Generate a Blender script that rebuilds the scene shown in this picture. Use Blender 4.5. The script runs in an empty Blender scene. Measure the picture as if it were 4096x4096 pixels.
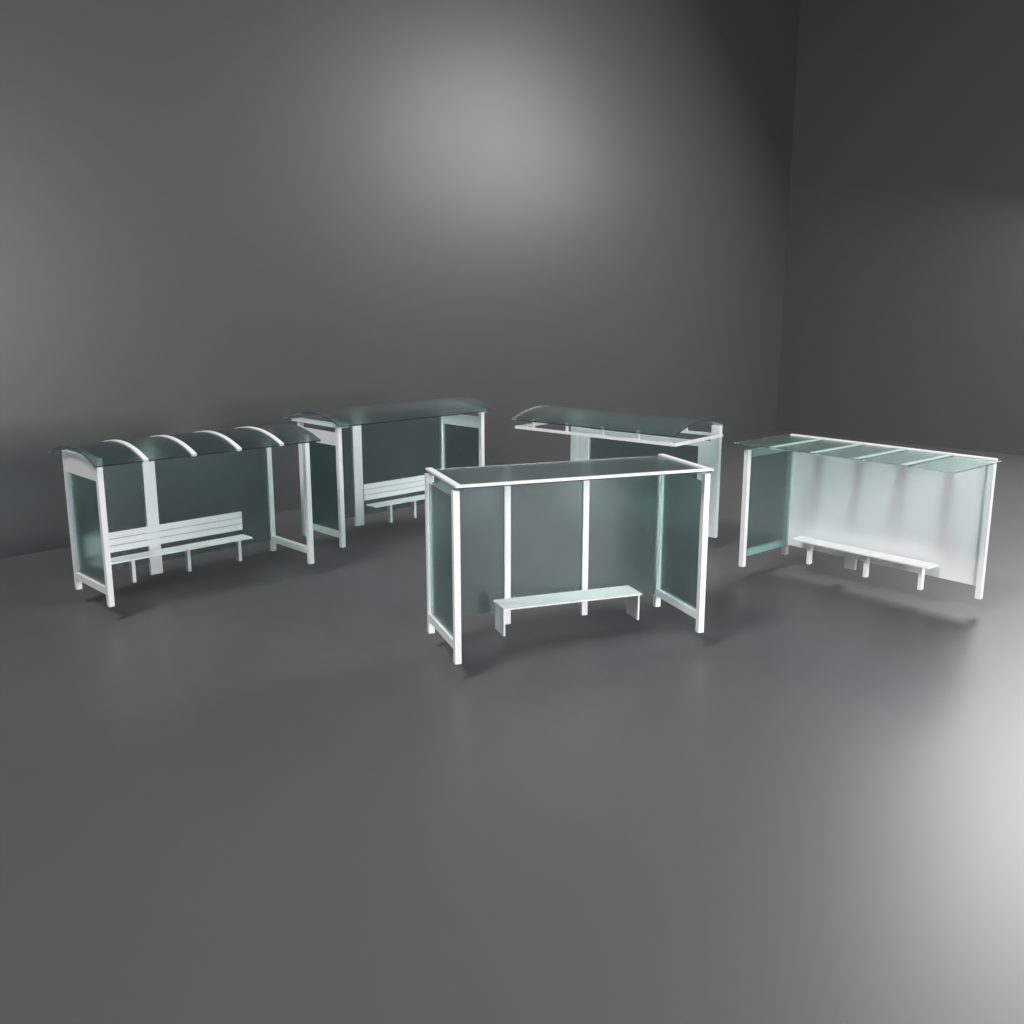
import bpy, bmesh, math
from mathutils import Vector

scene = bpy.context.scene
COL = scene.collection
FLOAT = 0.25          # the shelters hover this far above the studio floor, as photographed

# ------------------------------------------------------------------ materials
def new_mat(name):
    m = bpy.data.materials.new(name)
    m.use_nodes = True
    return m, m.node_tree, m.node_tree.nodes['Principled BSDF']

def studio_mat():
    m, nt, b = new_mat('studio_grey')
    b.inputs['Roughness'].default_value = STUDIO_ROUGH
    b.inputs['Specular IOR Level'].default_value = STUDIO_SPEC
    n = nt.nodes.new('ShaderNodeTexNoise')
    n.inputs['Scale'].default_value = 1.4
    n.inputs['Detail'].default_value = 5.0
    tc = nt.nodes.new('ShaderNodeTexCoord')
    nt.links.new(tc.outputs['Object'], n.inputs['Vector'])
    r = nt.nodes.new('ShaderNodeValToRGB')
    g = STUDIO_GREY
    r.color_ramp.elements[0].color = (g*.985, g*.985, g*.985, 1)
    r.color_ramp.elements[1].color = (g*1.015, g*1.012, g*1.01, 1)
    nt.links.new(n.outputs['Fac'], r.inputs['Fac'])
    nt.links.new(r.outputs['Color'], b.inputs['Base Color'])
    return m

def white_mat():
    m, nt, b = new_mat('white_powder_coat')
    b.inputs['Roughness'].default_value = 0.5
    b.inputs['Base Color'].default_value = (WHITE, WHITE, WHITE, 1)
    return m

def glass_mat():
    m, nt, b = new_mat('frosted_green_glass')
    b.inputs['Base Color'].default_value = (*GLASS_COL, 1)
    b.inputs['Transmission Weight'].default_value = 1.0
    b.inputs['Roughness'].default_value = GLASS_ROUGH
    b.inputs['IOR'].default_value = 1.45
    return m

STUDIO_GREY = 0.082
STUDIO_ROUGH = 0.41
STUDIO_SPEC = 0.54
WHITE = 0.78
GLASS_COL = (0.53, 0.715, 0.695)
GLASS_ROUGH = 0.27
STUDIO, METAL, GLASS = studio_mat(), white_mat(), glass_mat()
STRIP, _nt, _b = new_mat('pale_green_sealing_strip')
_b.inputs['Base Color'].default_value = (.34, .43, .415, 1)
_b.inputs['Roughness'].default_value = .6

# ------------------------------------------------------------------ mesh helpers
def add_box(bm, x0, x1, y0, y1, z0, z1):
    v = [bm.verts.new((x, y, z)) for z in (z0, z1) for y in (y0, y1) for x in (x0, x1)]
    for f in ((0, 2, 3, 1), (4, 5, 7, 6), (0, 1, 5, 4), (2, 6, 7, 3), (0, 4, 6, 2), (1, 3, 7, 5)):
        bm.faces.new([v[i] for i in f])

def link(name, bm, m, parent=None, smooth=False):
    bmesh.ops.recalc_face_normals(bm, faces=bm.faces)
    me = bpy.data.meshes.new(name)
    bm.to_mesh(me)
    bm.free()
    me.materials.append(m)
    if smooth:
        me.set_sharp_from_angle(angle=math.radians(35))
        for p in me.polygons:
            p.use_smooth = True
    o = bpy.data.objects.new(name, me)
    COL.objects.link(o)
    o.parent = parent
    return o

def part(name, parent, *boxes, m=None, label=None):
    bm = bmesh.new()
    for b in boxes:
        add_box(bm, *b)
    o = link(name, bm, m or METAL, parent)
    if label:
        o['label'] = label
    return o

def arc(name, parent, x0, x1, yc, half, sag, z_edge, th, m):
    """a bowed sheet: its lower face runs through z_edge at yc +- half and rises by sag"""
    bm = bmesh.new()
    R = (half*half + sag*sag) / (2*sag)
    A = math.asin(half / R)
    zc = z_edge + sag - R
    N = 28
    rings = []
    for i in range(N + 1):
        a = -A + 2*A*i/N
        s, c = math.sin(a), math.cos(a)
        rings.append([bm.verts.new(p) for p in (
            (x0, yc + R*s, zc + R*c), (x1, yc + R*s, zc + R*c),
            (x1, yc + (R + th)*s, zc + (R + th)*c), (x0, yc + (R + th)*s, zc + (R + th)*c))])
    for a, b in zip(rings, rings[1:]):
        for k in range(4):
            bm.faces.new((a[k], a[(k + 1) % 4], b[(k + 1) % 4], b[k]))
    bm.faces.new(rings[0])
    bm.faces.new(rings[-1])
    return link(name, bm, m, parent, smooth=True)

def thing(name, label, cat, loc, rot, group=None):
    o = bpy.data.objects.new(name, None)
    COL.objects.link(o)
    o.empty_display_size = .3
    o.location = (loc[0], loc[1], FLOAT)
    o.rotation_euler = (0, 0, rot)
    o['label'] = label
    o['category'] = cat
    if group:
        o['group'] = group
    return o

# ------------------------------------------------------------------ shelter bits
L, D, W, H = 1.850, 0.688, 0.086, 2.300      # half length, half depth, post, height
RB, RT = 0.182, 0.296                        # bottom rail
SH = 'bus shelters displayed in the studio'
BE = 'white slatted benches inside the shelters'

def posts(s, spots):
    for sx, sy in spots:
        x0, x1 = sorted((sx*L, sx*(L - W)))
        y0, y1 = sorted((sy*D, sy*(D - W)))
        part('post', s, (x0, x1, y0, y1, 0, H))

def side_rail(s, sx, z0=RB, z1=RT, name='side_rail'):
    x0, x1 = sorted((sx*(L - .003), sx*(L - W + .003)))
    part(name, s, (x0, x1, -D + W, D - W, z0, z1))

def side_panel(s, sx, z0, z1):
    x0, x1 = sorted((sx*(L - .018), sx*(L - W + .018)))
    part('header_panel', s, (x0, x1, -D + W, D - W, z0, z1))

def side_glass(s, sx, z0, z1, off=.033):
    x0, x1 = sorted((sx*(L - off), sx*(L - off - .02)))
    part('side_pane', s, (x0, x1, -D + W, D - W, z0, z1), m=GLASS)

def back_panes(s, xs, z0, z1, y0=.636, y1=.656):
    for a, b in xs:
        part('back_pane', s, (a, b, y0, y1, z0, z1), m=GLASS)

def bench(loc, rot, label, x0, x1, legs, back=None, y_seat=(.215, .550)):
    b = thing('bench', label, 'bench', loc, rot, BE)
    y0, y1 = y_seat
    g = .004
    w = (y1 - y0 - 2*g)/3
    part('seat', b, *[(x0, x1, y0 + i*(w + g), y0 + i*(w + g) + w, .421, .445) for i in range(3)])
    for x in legs:
        part('leg', b, (x - .0285, x + .0285, y0 + .155, y0 + .250, 0, .421))
    if back:
        part('backrest', b, *[(back[0], back[1], .585, .606, z, z + .106) for z in (.522, .638, .754)])
    return b

def at(loc, rot, x, y):
    c, s = math.cos(rot), math.sin(rot)
    return (loc[0] + c*x - s*y, loc[1] + s*x + c*y)

# ---- shelter with four white ribs over a bowed glass roof
PA, RA = (-5.3585, 16.4266), math.radians(43.942)
s = thing('bus_shelter', 'bus shelter with four white ribs across its bowed glass roof and one open end', 'bus shelter', PA, RA, SH)
posts(s, ((-1, -1), (-1, 1), (1, -1), (1, 1)))
side_rail(s, -1); side_rail(s, 1)
side_panel(s, -1, 1.957, H - .002)
side_glass(s, -1, RT, 1.957)
part('board', s, (-.590, -.380, .612, .684, 0, H - .004), label='wide white board standing behind the bench')
back_panes(s, ((-L + W, -.590), (-.380, L - W)), .205, 2.105)
arc('roof_pane', s, -1.955, 1.955, .042, .937, .190, 2.222, .024, GLASS)
for x in (-1.181, -.394, .394, 1.181):
    arc('roof_rib', s, x - .038, x + .038, .042, .940, .190, 2.2205, .040, METAL)
bench(PA, RA, 'slatted bench with a three-board backrest under the ribbed roof', -1.600, 1.150, (-.985, 0, .975), (-1.600, 1.166))

# ---- shelter with a plain bowed roof raised on flat head beams
PB, RBt = (-2.3926, 20.1250), math.radians(44.151)
s = thing('bus_shelter', 'bus shelter with a plain bowed glass roof and white header panels at both ends', 'bus shelter', PB, RBt, SH)
posts(s, ((-1, -1), (-1, 1), (1, -1), (1, 1)))
for sx in (-1, 1):
    side_rail(s, sx)
    side_panel(s, sx, 1.950, 2.190)
    side_glass(s, sx, RT, 1.950)
    x0, x1 = sorted((sx*1.870, sx*1.630))
    part('head_beam', s, (x0, x1, -.745, .868, H, 2.338))
part('board', s, (-.600, -.390, .612, .684, 0, H - .004), label='wide white board left of the bench')
back_panes(s, ((-L + W, -.600), (-.390, L - W)), .205, 2.105)
arc('roof_pane', s, -1.955, 1.955, .042, .937, .190, 2.334, .022, GLASS)
bench(PB, RBt, 'slatted bench with a three-board backrest starting beside the wide white board', -.370, 1.480, (.139, .786, 1.433), (-.380, 1.500))

# ---- front shelter, flat roof framed on three edges
PC, RC = (0.7643, 13.4909), math.radians(20.011)
s = thing('bus_shelter', 'front shelter with a flat dark glass roof edged in white on three edges', 'bus shelter', PC, RC, SH)
posts(s, ((-1, -1), (-1, 1), (1, -1), (1, 1)))
for x in (-.655, .573):
    part('back_post', s, (x - .045, x + .045, .612, .684, 0, H))
for sx in (-1, 1):
    side_rail(s, sx)
    side_glass(s, sx, RT, 2.176)
back_panes(s, ((-L + W, -.700), (-.610, .528), (.618, L - W)), .203, 2.176)
part('roof_pane', s, (-1.838, 1.825, -.765, .655, 2.340, 2.358), m=GLASS)
part('roof_trim', s, (-1.843, 1.843, -.785, -.700, 2.358, 2.384))
for sx in (-1, 1):
    x0, x1 = sorted((sx*1.843, sx*1.755))
    part('roof_trim', s, (x0, x1, -.700, .655, 2.358, 2.3838))
b = thing('bench', 'backless bench on two plank end slabs under the flat roof', 'bench', PC, RC, BE)
part('seat', b, *[(-.905, 1.255, y, y + .151, .397, .419) for y in (.085, .239, .393)])
for x in (-.892, 1.214):
    part('leg', b, *[(x, x + .025, y, y + .1215, 0, .397) for y in (.130, .254, .378)])

# ---- cantilevered shelter, bowed roof over a thin white frame
PD, RD = (4.0260, 19.1352), math.radians(-41.215)
s = thing('bus_shelter', 'bus shelter with a bowed glass roof held on stubs over a thin white frame', 'bus shelter', PD, RD, SH)
for x0, x1 in ((-3.645, -3.465), (-.181, 0)):
    part('post', s, (x0, x1, 0, .104, 0, 2.232))
for x0, x1 in ((-3.465, -3.168), (-.463, -.181)):
    part('filler_panel', s, (x0, x1, .008, .090, .333, 1.900))
part('top_beam', s, (-3.168, -.463, .012, .086, 1.788, 1.892))
part('bottom_beam', s, (-3.640, -.012, -.006, .110, .333, .457))
part('back_pane', s, (-3.168, -.463, .038, .058, .457, 1.788), m=GLASS)
part('roof_frame', s, (-3.845, .022, -1.632, -1.588, 2.014, 2.069),
     (-3.845, -3.795, -1.588, .104, 2.014, 2.069), (-.028, .022, -1.588, .104, 2.014, 2.069),
     (-3.795, -.028, .0600, .1036, 2.0145, 2.0685))
for x in (-3.364, -2.495, -1.623, -.797):
    part('stub', s, (x - .025, x + .025, -1.628, -1.590, 2.069, 2.226))
    part('stub', s, (x - .025, x + .025, .062, .100, 2.0685, 2.226))
arc('roof_pane', s, -3.865, .045, -.755, .937, .190, 2.196, .024, GLASS)

# ---- shelter with the solid white back wall
PE, RE = (7.4091, 15.0500), math.radians(-49.653)
s = thing('bus_shelter', 'bus shelter with a solid white back wall and a flat five-pane glass roof', 'bus shelter', PE, RE, SH)
w = .088
part('post', s, (-w, 0, 0, w, 0, 2.190))
part('post', s, (-3.701, -3.701 + w, 0, w, 0, 2.190))
part('post', s, (-3.701, -3.701 + w, -1.292, -1.292 + w, 0, 2.083))
part('back_panel', s, (-3.612, -w, .022, .044, .200, 2.190), label='solid white back wall')
part('board', s, (-2.433, -2.218, .046, .090, 0, 2.190))
part('side_rail', s, (-3.690, -3.630, -1.204, 0, 1.960, 2.080))
part('side_rail', s, (-3.690, -3.630, -1.204, 0, .182, .296))
part('side_pane', s, (-3.628, -3.598, -1.204, .018, .172, 2.084), m=GLASS)
xs = [-3.812 + i*(3.898/5) for i in range(6)]
for i in range(5):
    part('roof_pane', s, (xs[i] + (.065 if i else 0), xs[i + 1] + (.040 if i < 4 else 0), -1.440, .105, 2.206, 2.219), m=GLASS)
for x in xs[1:5]:
    r = part('roof_rib', s, (x - .055, x + .100, -1.430, .046, 2.190, 2.2045))
    part('cover_strip', r, (x - .056, x + .034, -1.445, .046, 2.2205, 2.230), m=STRIP)
part('back_rail', s, (-3.700, 0, .050, .112, 2.221, 2.246))
LB = at(PE, RE, 0, -.655)
bench(PE, RE, 'long backless slatted bench against the solid white wall', -3.265, -.690, (-2.983, -1.873, -.892), None, (-.395, -.060))

# ------------------------------------------------------------------ studio
def structure(name, verts, faces):
    bm = bmesh.new()
    v = [bm.verts.new(p) for p in verts]
    for f in faces:
        bm.faces.new([v[i] for i in f])
    me = bpy.data.meshes.new(name)
    bm.to_mesh(me); bm.free()
    me.materials.append(STUDIO)
    o = bpy.data.objects.new(name, me)
    COL.objects.link(o)
    o['kind'] = 'structure'
    return o

K = Vector((10.00, 37.40, 0))                 # the far corner of the studio
dl = (Vector((-9.85, 18.46, 0)) - K).normalized()
dr = (Vector((16.25, 30.95, 0)) - K).normalized()
zw = 24.0
pl, pr = K + dl*62, K + dr*52
near = pl + dr*60
structure('floor', [K, pl, pl + dr*52, pr], [(0, 1, 2, 3)])
structure('wall_left', [K, pl, pl + Vector((0, 0, zw)), K + Vector((0, 0, zw))], [(0, 1, 2, 3)])
structure('wall_right', [K, pr, pr + Vector((0, 0, zw)), K + Vector((0, 0, zw))], [(0, 1, 2, 3)])

# ------------------------------------------------------------------ lights
def area(name, loc, target, size, power, spread=180):
    ld = bpy.data.lights.new(name, 'AREA')
    ld.shape = 'SQUARE'
    ld.size = size
    ld.energy = power
    ld.spread = math.radians(spread)
    o = bpy.data.objects.new(name, ld)
    COL.objects.link(o)
    o.location = loc
    o.rotation_euler = (Vector(target) - Vector(loc)).to_track_quat('-Z', 'Y').to_euler()
    return o


LIGHTS = [
    ('lamp_back',  (15.7, 25.5, 11.3), (10.3, 21.5, 4.0), 7.2, 2650),
    ('lamp_key',   (13.0, 1.0, 5.5), (1.0, 16.0, 1.0), 5.5, 3200),
    ('lamp_fill',  (-15.5, -5.5, 37.0), (1.5, 14.0, 0.0), 8.0, 2600, 74),
]
for a in LIGHTS:
    area(*a)

world = bpy.data.worlds.new('World')
scene.world = world
world.use_nodes = True
bg = world.node_tree.nodes['Background']
bg.inputs['Color'].default_value = (.5, .5, .5, 1)
bg.inputs['Strength'].default_value = 0.28

# ------------------------------------------------------------------ camera
cam = bpy.data.cameras.new('camera')
cam.sensor_width = 36
cam.lens = 3968.57/4096*36
cam.clip_end = 300
co = bpy.data.objects.new('camera', cam)
COL.objects.link(co)
co.location = (0, 0, 4.6983 + FLOAT)
co.rotation_euler = (math.radians(90) - .2146, 0, 0)
scene.camera = co

vs = scene.view_settings
vs.view_transform = 'Standard'
vs.look = 'None'
vs.exposure = 0
vs.gamma = 1
vs.use_curve_mapping = False
cy = scene.cycles
cy.use_denoising = True
cy.max_bounces = 12
cy.transmission_bounces = 12
cy.glossy_bounces = 6
cy.diffuse_bounces = 4
cy.caustics_refractive = True
cy.caustics_reflective = True
cy.blur_glossy = 0.0
cy.sample_clamp_indirect = 0.0
